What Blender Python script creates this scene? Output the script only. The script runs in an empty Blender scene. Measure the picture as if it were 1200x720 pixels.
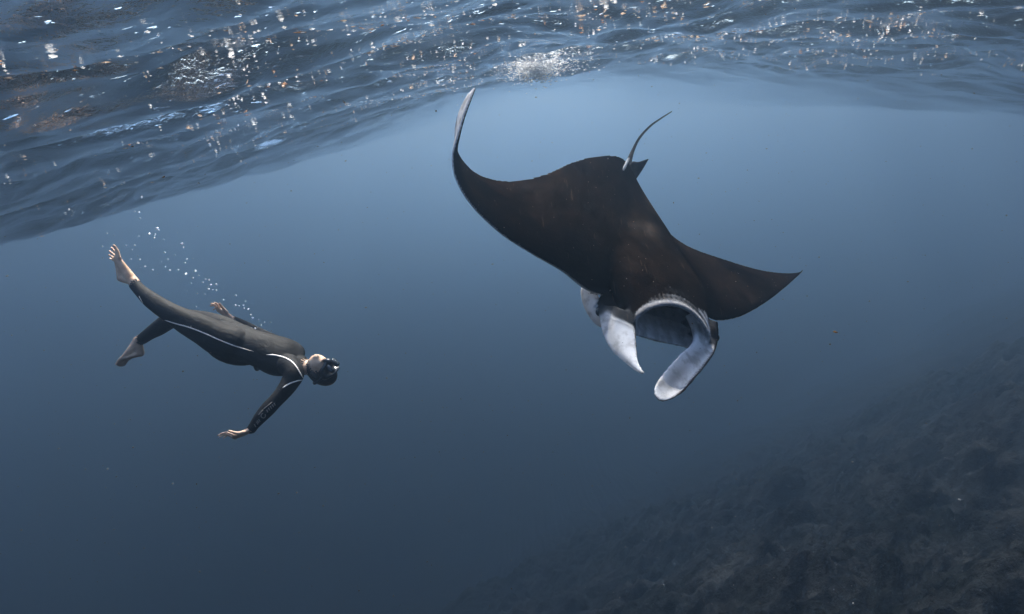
import bpy, bmesh, math, random
import numpy as np
from mathutils import Vector, Matrix, kdtree, noise

R = math.radians
random.seed(7)
rng = np.random.default_rng(7)
sc = bpy.context.scene
col = sc.collection

# ---------------------------------------------------------------- camera
PITCH, ROLL, LENS = 20.0, -3.5, 20.0
cam_d = bpy.data.cameras.new('camera')
cam_d.lens = LENS
cam_d.sensor_width = 36.0
cam_d.clip_start = 0.05
cam_d.clip_end = 2000.0
cam = bpy.data.objects.new('camera', cam_d)
col.objects.link(cam)
CAM_M = Matrix.Rotation(R(90 - PITCH), 4, 'X') @ Matrix.Rotation(R(ROLL), 4, 'Z')
cam.matrix_world = CAM_M
sc.camera = cam
FPX = 1200 * LENS / 36.0

def at(px, py, d):
    """photo pixel + distance along the optical axis -> world point"""
    v = Vector(((px - 600) / FPX * d, (360 - py) / FPX * d, -d))
    return CAM_M @ v

def atv(p):
    return np.array(at(*p))

# ---------------------------------------------------------------- sky, sun, exposure
SUN_EL, SUN_AZ = 47.0, 1.0        # degrees; azimuth measured from +Y towards +X
world = bpy.data.worlds.new('World')
sc.world = world
world.use_nodes = True
wn = world.node_tree.nodes
sky = wn.new('ShaderNodeTexSky')
sky.sky_type = 'NISHITA'
sky.sun_disc = False
sky.sun_elevation = R(SUN_EL)
sky.sun_rotation = R(SUN_AZ)
wn['Background'].inputs[1].default_value = 0.15
world.node_tree.links.new(sky.outputs[0], wn['Background'].inputs[0])

sun_d = bpy.data.lights.new('sun', 'SUN')
sun_d.energy = 5.0
sun_d.angle = R(0.6)
sun_d.color = (1.0, 0.93, 0.82)
sun = bpy.data.objects.new('sun', sun_d)
col.objects.link(sun)
sdir = Vector((math.sin(R(SUN_AZ)) * math.cos(R(SUN_EL)), math.cos(R(SUN_AZ)) * math.cos(R(SUN_EL)), math.sin(R(SUN_EL))))
sun.rotation_euler = (-sdir).to_track_quat('-Z', 'Y').to_euler()

sc.view_settings.view_transform = 'Standard'
sc.view_settings.look = 'None'
sc.view_settings.gamma = 1.0
sc.view_settings.use_curve_mapping = False
sc.view_settings.exposure = 2.0
sc.cycles.use_denoising = True
sc.cycles.max_bounces = 10
sc.cycles.diffuse_bounces = 2
sc.cycles.glossy_bounces = 3
sc.cycles.transmission_bounces = 4
sc.cycles.transparent_max_bounces = 12
sc.cycles.volume_bounces = 1
sc.cycles.sample_clamp_indirect = 4.0
sc.cycles.caustics_reflective = True
sc.cycles.caustics_refractive = True

# ---------------------------------------------------------------- helpers
def link(o, parent=None):
    col.objects.link(o)
    if parent is not None:
        o.parent = parent
    return o

def mesh_obj(name, verts, faces, mat, parent=None, smooth=True):
    me = bpy.data.meshes.new(name)
    me.from_pydata([tuple(v) for v in verts], [], [tuple(f) for f in faces])
    me.update()
    if smooth:
        me.polygons.foreach_set('use_smooth', [True] * len(me.polygons))
    if mat is not None:
        me.materials.append(mat)
    return link(bpy.data.objects.new(name, me), parent)

def tag(o, label=None, cat=None, group=None, kind=None):
    if label: o['label'] = label
    if cat: o['category'] = cat
    if group: o['group'] = group
    if kind: o['kind'] = kind
    return o

def new_mat(name):
    m = bpy.data.materials.new(name)
    m.use_nodes = True
    nt = m.node_tree
    for n in list(nt.nodes):
        nt.nodes.remove(n)
    out = nt.nodes.new('ShaderNodeOutputMaterial')
    return m, nt, out

class N:
    """small node-graph helper"""
    def __init__(self, nt): self.nt = nt
    def n(self, t, **kw):
        nd = self.nt.nodes.new(t)
        for k, v in kw.items():
            if k.startswith('i_'):
                key = k[2:]
                key = int(key) if key.isdigit() else key.replace('_', ' ')
                if isinstance(v, bpy.types.NodeSocket): self.nt.links.new(v, nd.inputs[key])
                else: nd.inputs[key].default_value = v
            else: setattr(nd, k, v)
        return nd
    def l(self, a, b): self.nt.links.new(a, b)
    def math(self, op, a, b=None, clamp=False):
        nd = self.nt.nodes.new('ShaderNodeMath'); nd.operation = op; nd.use_clamp = clamp
        for i, v in enumerate((a, b)):
            if v is None: continue
            if isinstance(v, bpy.types.NodeSocket): self.nt.links.new(v, nd.inputs[i])
            else: nd.inputs[i].default_value = v
        return nd.outputs[0]
    def mixc(self, f, a, b, blend='MIX'):
        nd = self.nt.nodes.new('ShaderNodeMix'); nd.data_type = 'RGBA'; nd.blend_type = blend
        for i, v in ((0, f), (6, a), (7, b)):
            if isinstance(v, bpy.types.NodeSocket): self.nt.links.new(v, nd.inputs[i])
            else: nd.inputs[i].default_value = v if i == 0 or len(v) == 4 else (*v, 1)
        return nd.outputs[2]
    def ramp(self, f, stops, interp='LINEAR'):
        nd = self.nt.nodes.new('ShaderNodeValToRGB'); nd.color_ramp.interpolation = interp
        el = nd.color_ramp.elements
        while len(el) < len(stops): el.new(0.5)
        for e, (p, c) in zip(el, stops):
            e.position = p; e.color = c if len(c) == 4 else (*c, 1)
        self.nt.links.new(f, nd.inputs[0])
        return nd.outputs[0]

# ---------------------------------------------------------------- the water: air-water surface seen from below
SURF_H = 0.66
wr = np.random.default_rng(11)
WAVES = []
for i in range(46):
    lam = 0.22 * (1.115 ** i) if i < 30 else wr.uniform(0.5, 3.0)
    ang = wr.normal(R(97), R(32))          # most wave trains run away from / towards the camera
    amp = 0.0125 * lam ** 1.0 * wr.uniform(0.5, 1.2)
    WAVES.append((2 * math.pi / lam, math.cos(ang), math.sin(ang), amp, wr.uniform(0, 6.28)))

def surf_z(x, y):
    wx = x + 0.25 * np.sin(0.9 * y + 0.5 * x) + 0.10 * np.sin(2.3 * y - 1.7 * x)
    wy = y + 0.25 * np.sin(0.8 * x - 0.6 * y + 1.0) + 0.10 * np.sin(2.9 * x + 1.3 * y)
    z = np.zeros_like(x)
    for k, cx, cy, a, ph in WAVES:
        s = np.sin(k * (wx * cx + wy * cy) + ph)
        z += a * (0.7 * s + 0.6 * (np.abs(s) ** 1.5) - 0.35)
    # long swell: the camera hangs under a crest, the troughs lie to either side
    xs = x - 2.0 - 0.05 * y
    swell = 1.6 * (1 - 0.34 / (1 + np.exp(-xs * 1.2))) * (np.cos(2 * math.pi * xs / 34.0) - 1.0)
    return SURF_H + z + swell

def axis(lo, hi, near0, near1, fine, grow=1.13):
    c = list(np.arange(near0, near1 + 1e-6, fine))
    s, v = fine, near1
    while v < hi:
        s *= grow; v += s; c.append(min(v, hi))
    s, v = fine, near0
    while v > lo:
        s *= grow; v -= s; c.insert(0, max(v, lo))
    return np.array(sorted(set(c)))

ax = axis(-150, 150, -8, 8, 0.045)
ay = axis(-150, 150, 0.0, 15, 0.045)
gx, gy = np.meshgrid(ax, ay)
gz = surf_z(gx, gy)
nx, ny = len(ax), len(ay)
V = np.stack([gx.ravel(), gy.ravel(), gz.ravel()], 1)
idx = np.arange(nx * ny).reshape(ny, nx)
F = np.stack([idx[:-1, :-1].ravel(), idx[:-1, 1:].ravel(), idx[1:, 1:].ravel(), idx[1:, :-1].ravel()], 1)

def fast_mesh(name, V, F, mat, parent=None):
    me = bpy.data.meshes.new(name)
    me.vertices.add(len(V)); me.vertices.foreach_set('co', np.asarray(V, 'f').ravel())
    k = F.shape[1]
    me.loops.add(F.size); me.loops.foreach_set('vertex_index', F.astype('i').ravel())
    me.polygons.add(len(F))
    me.polygons.foreach_set('loop_start', np.arange(0, F.size, k, dtype='i'))
    me.polygons.foreach_set('use_smooth', np.ones(len(F), bool))
    me.update(calc_edges=True)
    if mat: me.materials.append(mat)
    return link(bpy.data.objects.new(name, me), parent)

m_surf, nt, out = new_mat('water_surface')
g = N(nt)
tc = g.n('ShaderNodeTexCoord')
mp = g.n('ShaderNodeMapping', i_Vector=tc.outputs['Object'])
n1 = g.n('ShaderNodeTexNoise', i_Vector=mp.outputs[0], i_Scale=5.0, i_Detail=5.0, i_Roughness=0.62, i_Distortion=0.6)
n2 = g.n('ShaderNodeTexNoise', i_Vector=mp.outputs[0], i_Scale=26.0, i_Detail=3.0, i_Roughness=0.6, i_Distortion=0.4)
b1 = g.n('ShaderNodeBump', i_Strength=1.0, i_Distance=0.009, i_Height=n1.outputs[0])
b2 = g.n('ShaderNodeBump', i_Strength=1.0, i_Distance=0.004, i_Height=n2.outputs[0], i_Normal=b1.outputs[0])
mp2 = g.n('ShaderNodeMapping', i_Vector=tc.outputs['Object'], i_Scale=(0.6, 1.5, 1.0))
n3 = g.n('ShaderNodeTexNoise', i_Vector=mp2.outputs[0], i_Scale=16.0, i_Detail=3.0, i_Roughness=0.55, i_Distortion=0.8)
h3 = g.n('ShaderNodeMapRange', i_Value=n3.outputs[0], i_1=0.67, i_2=0.86)
h3.interpolation_type = 'SMOOTHSTEP'
b2 = g.n('ShaderNodeBump', i_Strength=1.0, i_Distance=0.04, i_Height=h3.outputs[0], i_Normal=b2.outputs[0])
fr = g.n('ShaderNodeFresnel', i_IOR=1.333, i_Normal=b2.outputs[0])
gl = g.n('ShaderNodeBsdfGlossy', i_Color=(0.97, 0.98, 1, 1), i_Roughness=0.03, i_Normal=b2.outputs[0])
tr = g.n('ShaderNodeBsdfTransparent', i_Color=(0.97, 0.985, 1, 1))
rf = g.n('ShaderNodeBsdfRefraction', i_Color=(1, 1, 1, 1), i_Roughness=0.18, i_IOR=1.333, i_Normal=b2.outputs[0])
mt = g.n('ShaderNodeMixShader', i_Fac=0.3)
g.l(tr.outputs[0], mt.inputs[1]); g.l(rf.outputs[0], mt.inputs[2])
mx = g.n('ShaderNodeMixShader', i_Fac=fr.outputs[0])
g.l(mt.outputs[0], mx.inputs[1]); g.l(gl.outputs[0], mx.inputs[2])
g.l(mx.outputs[0], out.inputs[0])
surf = fast_mesh('water_surface', V, F, m_surf)
tag(surf, 'rippled underside of the sea surface, glinting', kind='structure')

# ---------------------------------------------------------------- the water: its body, even density
m_haze, nt, out = new_mat('sea_water')
g = N(nt)
pv = g.n('ShaderNodeVolumePrincipled')
pv.inputs['Color'].default_value = (0.385, 0.60, 0.87, 1)
pv.inputs['Density'].default_value = 0.034
pv.inputs['Anisotropy'].default_value = 0.885
g.l(pv.outputs[0], out.inputs['Volume'])
BX, BT, BB = 155.0, 1.8, -46.0
hv = [(x, y, z) for z in (BB, BT) for y in (-BX, BX) for x in (-BX, BX)]
hf = [(0, 2, 3, 1), (4, 5, 7, 6), (0, 1, 5, 4), (2, 6, 7, 3), (0, 4, 6, 2), (1, 3, 7, 5)]
haze = mesh_obj('haze', hv, hf, m_haze, smooth=False)
tag(haze, 'blue sea water filling the whole scene', kind='stuff')

# ---------------------------------------------------------------- seabed: reef slope climbing to the right
def fbm(x, y, s, oct=5, seed=0.0):
    o = np.zeros(x.size)
    xr, yr = x.ravel(), y.ravel()
    for i in range(x.size):
        o[i] = noise.fractal(Vector((xr[i] * s, yr[i] * s, seed)), 1.0, 2.1, oct)
    return o.reshape(x.shape)

RP = [np.array(at(1200, 720, 7.0)), np.array(at(1200, 432, 21.0)), np.array(at(755, 720, 15.0))]
rn = np.cross(RP[1] - RP[0], RP[2] - RP[0]); rn = rn / rn[2]
print('reef plane slope', -rn[0], -rn[1], [p.round(2) for p in RP])
def reef_base(x, y):
    z = RP[0][2] - rn[0] * (x - RP[0][0]) - rn[1] * (y - RP[0][1])
    top, deep = -5.5, -43.0
    z = top - np.logaddexp(0, (top - z) / 1.2) * 1.2        # flattens under the surface
    z = deep + np.logaddexp(0, (z - deep) / 4.0) * 4.0      # levels out in the deep
    return z

def reef_z(x, y, detail=True):
    z = reef_base(x, y)
    z = z + 1.1 * fbm(x, y, 0.13, 3, 4.0) + 0.55 * fbm(x, y, 0.42, 4, 9.0)
    if detail:
        r = np.abs(fbm(x, y, 1.1, 4, 2.0))
        z = z + 0.42 * r + 0.22 * np.abs(fbm(x, y, 2.6, 3, 12.0)) + 0.16 * fbm(x, y, 4.6, 2, 6.0)
        for sc_, hh, sd in ((0.75, 0.62, 0.0), (1.7, 0.30, 20.0)):      # coral heads and boulders
            xr, yr = x.ravel(), y.ravel(); o_ = np.zeros(x.size)
            near = (np.abs(xr - 9) < 14) & (np.abs(yr - 15) < 14)
            for i in np.nonzero(near)[0]:
                d_, p_ = noise.voronoi(Vector((xr[i] * sc_, yr[i] * sc_, sd)))
                k_ = noise.cell(p_[0] * 7.3)
                q_ = 1 - (d_[0] / (0.36 + 0.2 * k_)) ** 2
                if q_ > 0: o_[i] = hh * (0.35 + 0.65 * abs(k_)) * math.sqrt(q_)
            z = z + o_.reshape(x.shape)
    return z
bxs = axis(-152, 152, -2, 22, 0.11, 1.16)
bys = axis(-152, 152, 3, 27, 0.11, 1.16)
gx, gy = np.meshgrid(bxs, bys)
gz = np.minimum(reef_z(gx, gy), -4.6)
nx, ny = len(bxs), len(bys)
idx = np.arange(nx * ny).reshape(ny, nx)
F = np.stack([idx[:-1, :-1].ravel(), idx[:-1, 1:].ravel(), idx[1:, 1:].ravel(), idx[1:, :-1].ravel()], 1)
m_reef, nt, out = new_mat('reef_rock')
g = N(nt)
tc = g.n('ShaderNodeTexCoord')
a = g.n('ShaderNodeTexNoise', i_Vector=tc.outputs['Object'], i_Scale=0.55, i_Detail=6.0, i_Roughness=0.65)
b = g.n('ShaderNodeTexNoise', i_Vector=tc.outputs['Object'], i_Scale=6.0, i_Detail=5.0, i_Roughness=0.7)
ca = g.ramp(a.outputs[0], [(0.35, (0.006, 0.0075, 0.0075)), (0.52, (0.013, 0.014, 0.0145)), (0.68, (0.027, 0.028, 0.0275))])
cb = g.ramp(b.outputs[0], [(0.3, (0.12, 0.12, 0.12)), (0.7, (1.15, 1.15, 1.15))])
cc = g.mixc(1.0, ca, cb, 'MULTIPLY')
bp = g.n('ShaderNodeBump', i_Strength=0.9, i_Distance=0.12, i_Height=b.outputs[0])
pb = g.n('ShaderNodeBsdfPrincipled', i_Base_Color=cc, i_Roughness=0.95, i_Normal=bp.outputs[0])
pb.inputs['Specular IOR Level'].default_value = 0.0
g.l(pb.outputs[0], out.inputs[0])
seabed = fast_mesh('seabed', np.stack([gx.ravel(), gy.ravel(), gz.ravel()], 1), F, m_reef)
tag(seabed, 'dark coral reef slope falling away into deep water', kind='structure')

# ---------------------------------------------------------------- lofting and welding helpers
def catmull(P, n):
    """resample control rows P (m x k) to n rows with a Catmull-Rom spline"""
    P = np.asarray(P, float); m = len(P)
    Q = np.vstack([2 * P[0] - P[1], P, 2 * P[-1] - P[-2]])
    t = np.linspace(0, m - 1 - 1e-9, n); i = t.astype(int); f = (t - i)[:, None]
    a, b, c, d = Q[i], Q[i + 1], Q[i + 2], Q[i + 3]
    return 0.5 * (2 * b + (c - a) * f + (2 * a - 5 * b + 4 * c - d) * f ** 2 + (3 * b - a - 3 * c + d) * f ** 3)

def unit(v):
    v = np.asarray(v, float)
    return v / np.maximum(np.linalg.norm(v, axis=-1, keepdims=True), 1e-9)

class Shell:
    """collects closed lofted pieces with one colour per vertex"""
    def __init__(self): self.v, self.f, self.c, self.n = [], [], [], 0
    def loft(self, rings, colors, cap=True):
        rings = [np.asarray(r) for r in rings]; K = len(rings[0]); b = self.n
        for r, c in zip(rings, colors):
            self.v.append(r); self.c.append(np.broadcast_to(np.asarray(c, float), (K, 3)))
        for i in range(len(rings) - 1):
            for k in range(K):
                k2 = (k + 1) % K
                self.f.append((b + i * K + k, b + i * K + k2, b + (i + 1) * K + k2, b + (i + 1) * K + k))
        self.n += K * len(rings)
        if cap:
            for i, flip in ((0, True), (len(rings) - 1, False)):
                self.v.append(rings[i].mean(0)[None]); self.c.append(np.broadcast_to(np.asarray(colors[i], float), (K, 3)).mean(0)[None])
                for k in range(K):
                    k2 = (k + 1) % K
                    t = (b + i * K + k, b + i * K + k2, self.n)
                    self.f.append(t[::-1] if flip else t)
                self.n += 1
    def tube(self, pts, radii, color, K=16, n=None, up=(0, 0, 1), radii2=None, cap_round=True):
        """round or elliptic tube; radii along 'up'-side, radii2 across"""
        pts = np.asarray(pts, float); radii = np.asarray(radii, float)
        r2 = radii if radii2 is None else np.asarray(radii2, float)
        up = np.broadcast_to(np.asarray(up, float), pts.shape)
        n = n or 6 * (len(pts) - 1) + 1
        A = catmull(np.hstack([pts, radii[:, None], r2[:, None], up]), n)
        p, ra, rb, uu = A[:, :3], A[:, 3], A[:, 4], A[:, 5:]
        t = unit(np.gradient(p, axis=0))
        if cap_round:                      # rounded ends
            for e, sgn in ((0, -1), (-1, 1)):
                adds = []
                for ph in (0.35, 0.65, 0.9, 0.99):
                    s = math.sqrt(1 - ph * ph)
                    adds.append((p[e] + sgn * t[e] * ph * min(ra[e], rb[e]), ra[e] * s, rb[e] * s, uu[e], t[e]))
                if e == 0: adds = adds[::-1]
                ap = np.array([q[0] for q in adds]); aa = np.array([q[1] for q in adds]); ab = np.array([q[2] for q in adds])
                au = np.array([q[3] for q in adds]); at_ = np.array([q[4] for q in adds])
                cat = (lambda x, y: np.concatenate([y, x])) if e == 0 else (lambda x, y: np.concatenate([x, y]))
                p, ra, rb, uu, t = cat(p, ap), cat(ra, aa), cat(rb, ab), cat(uu, au), cat(t, at_)
        x = unit(uu - (uu * t).sum(1)[:, None] * t); y = np.cross(t, x)
        th = np.linspace(0, 2 * math.pi, K, endpoint=False)
        rings = [p[i] + ra[i] * np.cos(th)[:, None] * x[i] + rb[i] * np.sin(th)[:, None] * y[i] for i in range(len(p))]
        self.loft(rings, [color] * len(rings))
    def blob(self, c, ax, color, K=20, M=12):
        ax = np.asarray(ax, float); th = np.linspace(0, 2 * math.pi, K, endpoint=False); rings = []
        for ph in np.linspace(-1.5, 1.5, M):
            rings.append(np.asarray(c) + math.sin(ph) * ax[2] + math.cos(ph) * (np.cos(th)[:, None] * ax[0] + np.sin(th)[:, None] * ax[1]))
        self.loft(rings, [color] * M)
    def arrays(self):
        return np.vstack(self.v), self.f, np.vstack(self.c)

def weld(shell, voxel, smooth=6, factor=0.5):
    """union of all pieces as one continuous skin; colours carried over by nearness"""
    V, Fc, C = shell.arrays()
    me = bpy.data.meshes.new('tmp'); me.from_pydata(V.tolist(), [], Fc); me.update()
    bm = bmesh.new(); bm.from_mesh(me); bmesh.ops.recalc_face_normals(bm, faces=bm.faces); bm.to_mesh(me); bm.free()
    o = bpy.data.objects.new('tmp', me); col.objects.link(o)
    m = o.modifiers.new('r', 'REMESH'); m.mode = 'VOXEL'; m.voxel_size = voxel; m.use_smooth_shade = True
    if smooth:
        s = o.modifiers.new('s', 'SMOOTH'); s.factor = factor; s.iterations = smooth
    dg = bpy.context.evaluated_depsgraph_get()
    me2 = bpy.data.meshes.new_from_object(o.evaluated_get(dg))
    bpy.data.objects.remove(o); bpy.data.meshes.remove(me)
    kd = kdtree.KDTree(len(V))
    for i, v in enumerate(V): kd.insert(v, i)
    kd.balance()
    n = len(me2.vertices); out = np.zeros((n, 3)); lab = np.zeros(n, int)
    for i, v in enumerate(me2.vertices):
        hits = kd.find_n(v.co, 3)
        w = np.array([1.0 / (h[2] + 1e-4) ** 2 for h in hits]); w /= w.sum()
        out[i] = sum(wi * C[h[1]] for wi, h in zip(w, hits)); lab[i] = hits[0][1]
    return me2, out, lab

def set_color(me, C, name='pigment'):
    a = me.attributes.new(name, 'FLOAT_COLOR', 'POINT')
    a.data.foreach_set('color', np.hstack([C, np.ones((len(C), 1))]).astype('f').ravel())

# ---------------------------------------------------------------- manta ray
DARK, WHITE, GREY, BLACK = (0.0070, 0.0045, 0.0030), (0.88, 0.88, 0.88), (0.30, 0.31, 0.32), (0.006, 0.006, 0.007)
LE_TE = [  # leading edge, trailing edge, dorsal bulge in metres
    ((557, 103, 3.50), (556, 103, 3.52), 0.006),
    ((552, 116, 3.45), (546, 114, 3.56), 0.008),
    ((544, 137, 3.42), (536, 136, 3.62), 0.010),
    ((537, 160, 3.40), (533, 160, 3.70), 0.012),
    ((531, 182, 3.40), (538, 182, 3.77), 0.015),
    ((533, 205, 3.40), (556, 202, 3.85), 0.019),
    ((545, 230, 3.41), (580, 211, 3.93), 0.024),
    ((565, 254, 3.43), (608, 212, 4.01), 0.032),
    ((594, 279, 3.45), (640, 204, 4.09), 0.042),
    ((628, 300, 3.48), (672, 190, 4.18), 0.056),
    ((660, 318, 3.53), (700, 183, 4.28), 0.080),
    ((692, 341, 3.62), (722, 183, 4.36), 0.115),
    ((722, 345, 3.78), (735, 190, 4.42), 0.105),
    ((768, 335, 3.90), (740, 198, 4.45), 0.095),
    ((808, 345, 3.98), (745, 212, 4.50), 0.075),
    ((834, 373, 4.02), (752, 236, 4.54), 0.055),
    ((858, 374, 4.14), (773, 263, 4.60), 0.042),
    ((881, 365, 4.30), (803, 287, 4.68), 0.034),
    ((904, 350, 4.52), (845, 303, 4.78), 0.032),
    ((925, 333, 4.78), (892, 317, 4.90), 0.020),
    ((938, 321, 5.00), (930, 321, 5.00), 0.010),
    ((942, 316, 5.06), (941, 317, 5.06), 0.006),
]
NS = 150
rows = np.array([np.hstack([atv(a), atv(b), [t]]) for a, b, t in LE_TE])
rows = catmull(rows, NS)
LEp, TEp, TH = rows[:, :3], rows[:, 3:6], np.maximum(rows[:, 6], 0.006)
mid = 0.55 * LEp + 0.45 * TEp
span = unit(np.gradient(mid, axis=0)); chord = TEp - LEp
nrm = np.cross(span, unit(chord)); nrm = unit(nrm)
if nrm[NS * 13 // 21] @ (np.array(at(600, 360, 0)) - mid[NS * 13 // 21]) < 0: nrm = -nrm
for _ in range(4): nrm[1:-1] = unit(0.25 * nrm[:-2] + 0.5 * nrm[1:-1] + 0.25 * nrm[2:])
HU = 26
u = (1 - np.cos(np.linspace(0, math.pi, HU))) / 2
prof = 0.2969 * np.sqrt(u) - 0.1260 * u - 0.3516 * u ** 2 + 0.2843 * u ** 3 - 0.1036 * u ** 4
prof = prof * (1 - 0.5 * u)
prof = prof / prof.max()
Mt = Shell()
rings, cols = [], []
for i in range(NS):
    edge = 0.0035
    d = LEp[i] + u[:, None] * chord[i] + (TH[i] * prof + edge)[:, None] * nrm[i]
    v = LEp[i] + u[:, None] * chord[i] - (0.72 * TH[i] * prof + edge)[:, None] * nrm[i]
    rings.append(np.vstack([d, v[::-1]]))
    cd = np.tile(DARK, (HU, 1)); cv = np.tile(WHITE, (HU, 1))
    cols.append(np.vstack([cd, cv[::-1]]))
Mt.loft(rings, cols)

LAT = unit(np.array(CAM_M.to_3x3() @ Vector((0.866, -0.224, -0.448))))
lip_px = [(745, 392, 3.44), (745, 381, 3.42), (750, 372, 3.41), (760, 365, 3.41), (772, 361, 3.43), (785, 360, 3.45), (799, 363, 3.48),
          (811, 370, 3.52), (821, 380, 3.56), (829, 393, 3.60), (828, 406, 3.64),
          (814, 409, 3.67), (797, 405, 3.68), (780, 401, 3.64), (765, 397, 3.58), (752, 394, 3.50)]
lip = catmull([atv(p) for p in lip_px] + [atv(lip_px[0])], 49)[:-1]
KL = len(lip)
lc = lip.mean(0)
neck_c = atv((760, 305, 4.06))
AX = unit(lc - neck_c)
LAT = unit(LAT - (LAT @ AX) * AX)
DOR = np.cross(LAT, AX)
if DOR[2] < 0: DOR = -DOR
print('manta: head', np.round(AX, 2), 'dorsal', np.round(DOR, 2), 'span', round(float(np.linalg.norm(np.diff(mid, axis=0), axis=1).sum()), 2), 'root chord', round(float(np.linalg.norm(chord[NS * 13 // 21])), 2))
rel = lip - lc
ang = np.arctan2(rel @ DOR, rel @ LAT)
neck = neck_c + 0.43 * np.cos(ang)[:, None] * LAT + 0.15 * np.sin(ang)[:, None] * DOR
outer_lip = lip + unit(rel) * 0.022
rings, cols = [], []
DK = np.array(DARK)
low = (np.clip((-(rel @ DOR) - 0.02) / 0.05, 0, 1) * np.clip((0.17 - np.abs(rel @ LAT)) / 0.05, 0, 1))[:, None]      # lower jaw and belly side are white
for t in np.linspace(0, 1, 12):
    s = t * t * (3 - 2 * t)
    bul = 0.035 * math.sin(math.pi * min(t * 1.1, 1))
    r = neck * (1 - s) + outer_lip * s
    r = (neck + (outer_lip - neck) * t) * 0.5 + (neck_c + (lc - neck_c) * t + (neck - neck_c) * (1 - s) + (outer_lip - lc) * s) * 0.5
    r = r + bul * unit(r - (neck_c + (lc - neck_c) * t))
    rings.append(r)
    rim = np.clip((t - 0.93) / 0.07, 0, 1)
    base = DK * (1 - low) + np.array(WHITE) * low
    cols.append(base * (1 - 0.55 * rim) + np.array((0.22, 0.20, 0.19)) * 0.55 * rim)
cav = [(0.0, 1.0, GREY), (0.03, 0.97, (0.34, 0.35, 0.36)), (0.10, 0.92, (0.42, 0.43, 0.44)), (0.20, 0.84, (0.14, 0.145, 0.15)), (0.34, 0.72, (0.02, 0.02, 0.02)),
       (0.50, 0.52, (0.05, 0.05, 0.05)), (0.62, 0.30, BLACK), (0.66, 0.1, BLACK)]  # throat shade painted in: lining colours darken to black with depth
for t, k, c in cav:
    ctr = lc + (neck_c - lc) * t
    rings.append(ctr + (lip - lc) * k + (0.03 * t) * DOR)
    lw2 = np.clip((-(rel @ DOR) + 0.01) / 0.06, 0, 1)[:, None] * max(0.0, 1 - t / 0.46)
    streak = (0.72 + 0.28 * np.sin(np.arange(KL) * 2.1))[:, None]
    cols.append(np.array(c) * (1 - lw2) + np.array((0.80, 0.82, 0.84)) * streak * lw2)  # mouth floor paled in its colour to look lit
Mt.loft(rings, cols)

def paddle(rows, thick, cols_ab, K=56, n=70, bow=0.0, rim_a=0.93, mark=lambda t, c: 1.0 + 0 * c):
    """flat lobe between two edge curves A and B, rounded rim; cols: face, back, edgeA, edgeB"""
    A = catmull([atv(r[0]) for r in rows], n); B = catmull([atv(r[1]) for r in rows], n)
    T = catmull(np.asarray(thick)[:, None], n)[:, 0]
    face, back, ea, eb = [np.asarray(c, float) for c in cols_ab]
    ctr = (A + B) / 2; ax_ = unit(np.gradient(ctr, axis=0)); w = (A - B) / 2
    nn = unit(np.cross(ax_, unit(w)))
    s = np.sign((nn * -ctr).sum(1).mean()) or 1.0
    nn = nn * s                                    # faces the camera side
    th = np.linspace(0, 2 * math.pi, K, endpoint=False)
    rings, cols = [], []
    for i in range(n):
        c_, s_ = np.cos(th)[:, None], np.sin(th)[:, None]
        r = ctr[i] + c_ * w[i] + np.sign(s_) * np.abs(s_) ** 0.8 * T[i] * nn[i] - bow * np.linalg.norm(w[i]) * (1 - c_ ** 2) * nn[i]
        rings.append(r)
        q = np.where(s_ > 0, face, back)
        q = np.where(c_ > rim_a, ea, q); q = np.where(c_ < -0.93, eb, q)
        q = q * (1 - (1 - mark(i / (n - 1), c_)) * (s_ > 0))
        cols.append(q)
    Mt.loft(rings, cols)

LW = (0.84, 0.85, 0.86)
# near lobe, unrolled, its pale outer face to the viewer
paddle([((744, 372, 3.46), (700, 362, 3.66)), ((745, 384, 3.40), (703, 377, 3.54)), ((746, 398, 3.34), (707, 394, 3.44)), ((747, 412, 3.28), (716, 411, 3.35)),
        ((749, 424, 3.22), (730, 424, 3.27)), ((753, 433, 3.17), (743, 434, 3.20)), ((757, 437, 3.14), (752, 439, 3.15))],
       [0.05, 0.03, 0.018, 0.014, 0.012, 0.010, 0.008], [LW, (0.3, 0.3, 0.3), (0.08, 0.06, 0.05), LW], bow=-0.10,
       mark=lambda t, c: (1 - 0.35 * np.exp(-((c + 0.5) / 0.35) ** 2)) * (0.03 + 0.97 * np.clip((t - 0.13 - 0.04 * c) / 0.09, 0, 1) + 0.0 * c) + 0.5 * np.exp(-((t - 0.14) / 0.05) ** 2 - ((c + 0.45) / 0.22) ** 2))  # soft grey shading and one bright highlight painted into the lobe's colour
# far lobe, curled like a spoon, its inner face to the viewer
paddle([((840, 378, 3.84), (806, 368, 3.62)), ((841, 396, 3.74), (813, 388, 3.62)), ((838, 412, 3.62), (811, 402, 3.54)), ((829, 427, 3.48), (798, 414, 3.43)),
        ((816, 443, 3.35), (783, 430, 3.31)), ((803, 458, 3.24), (770, 447, 3.21)), ((790, 467, 3.17), (766, 459, 3.16)), ((780, 470, 3.13), (770, 468, 3.13))],
       [0.05, 0.04, 0.028, 0.020, 0.016, 0.014, 0.012, 0.008], [WHITE, DARK, (0.03, 0.022, 0.017), (0.8, 0.8, 0.8)], bow=0.22, rim_a=0.72,
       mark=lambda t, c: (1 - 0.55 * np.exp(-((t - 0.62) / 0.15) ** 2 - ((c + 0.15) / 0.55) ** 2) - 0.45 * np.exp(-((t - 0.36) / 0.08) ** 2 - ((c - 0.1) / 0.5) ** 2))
       * (1 - 0.97 * np.clip((0.30 - t) / 0.06, 0, 1) * np.clip((c - 0.0) / 0.2, 0, 1)))  # dark mottle, with shading of the curled form painted in
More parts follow.
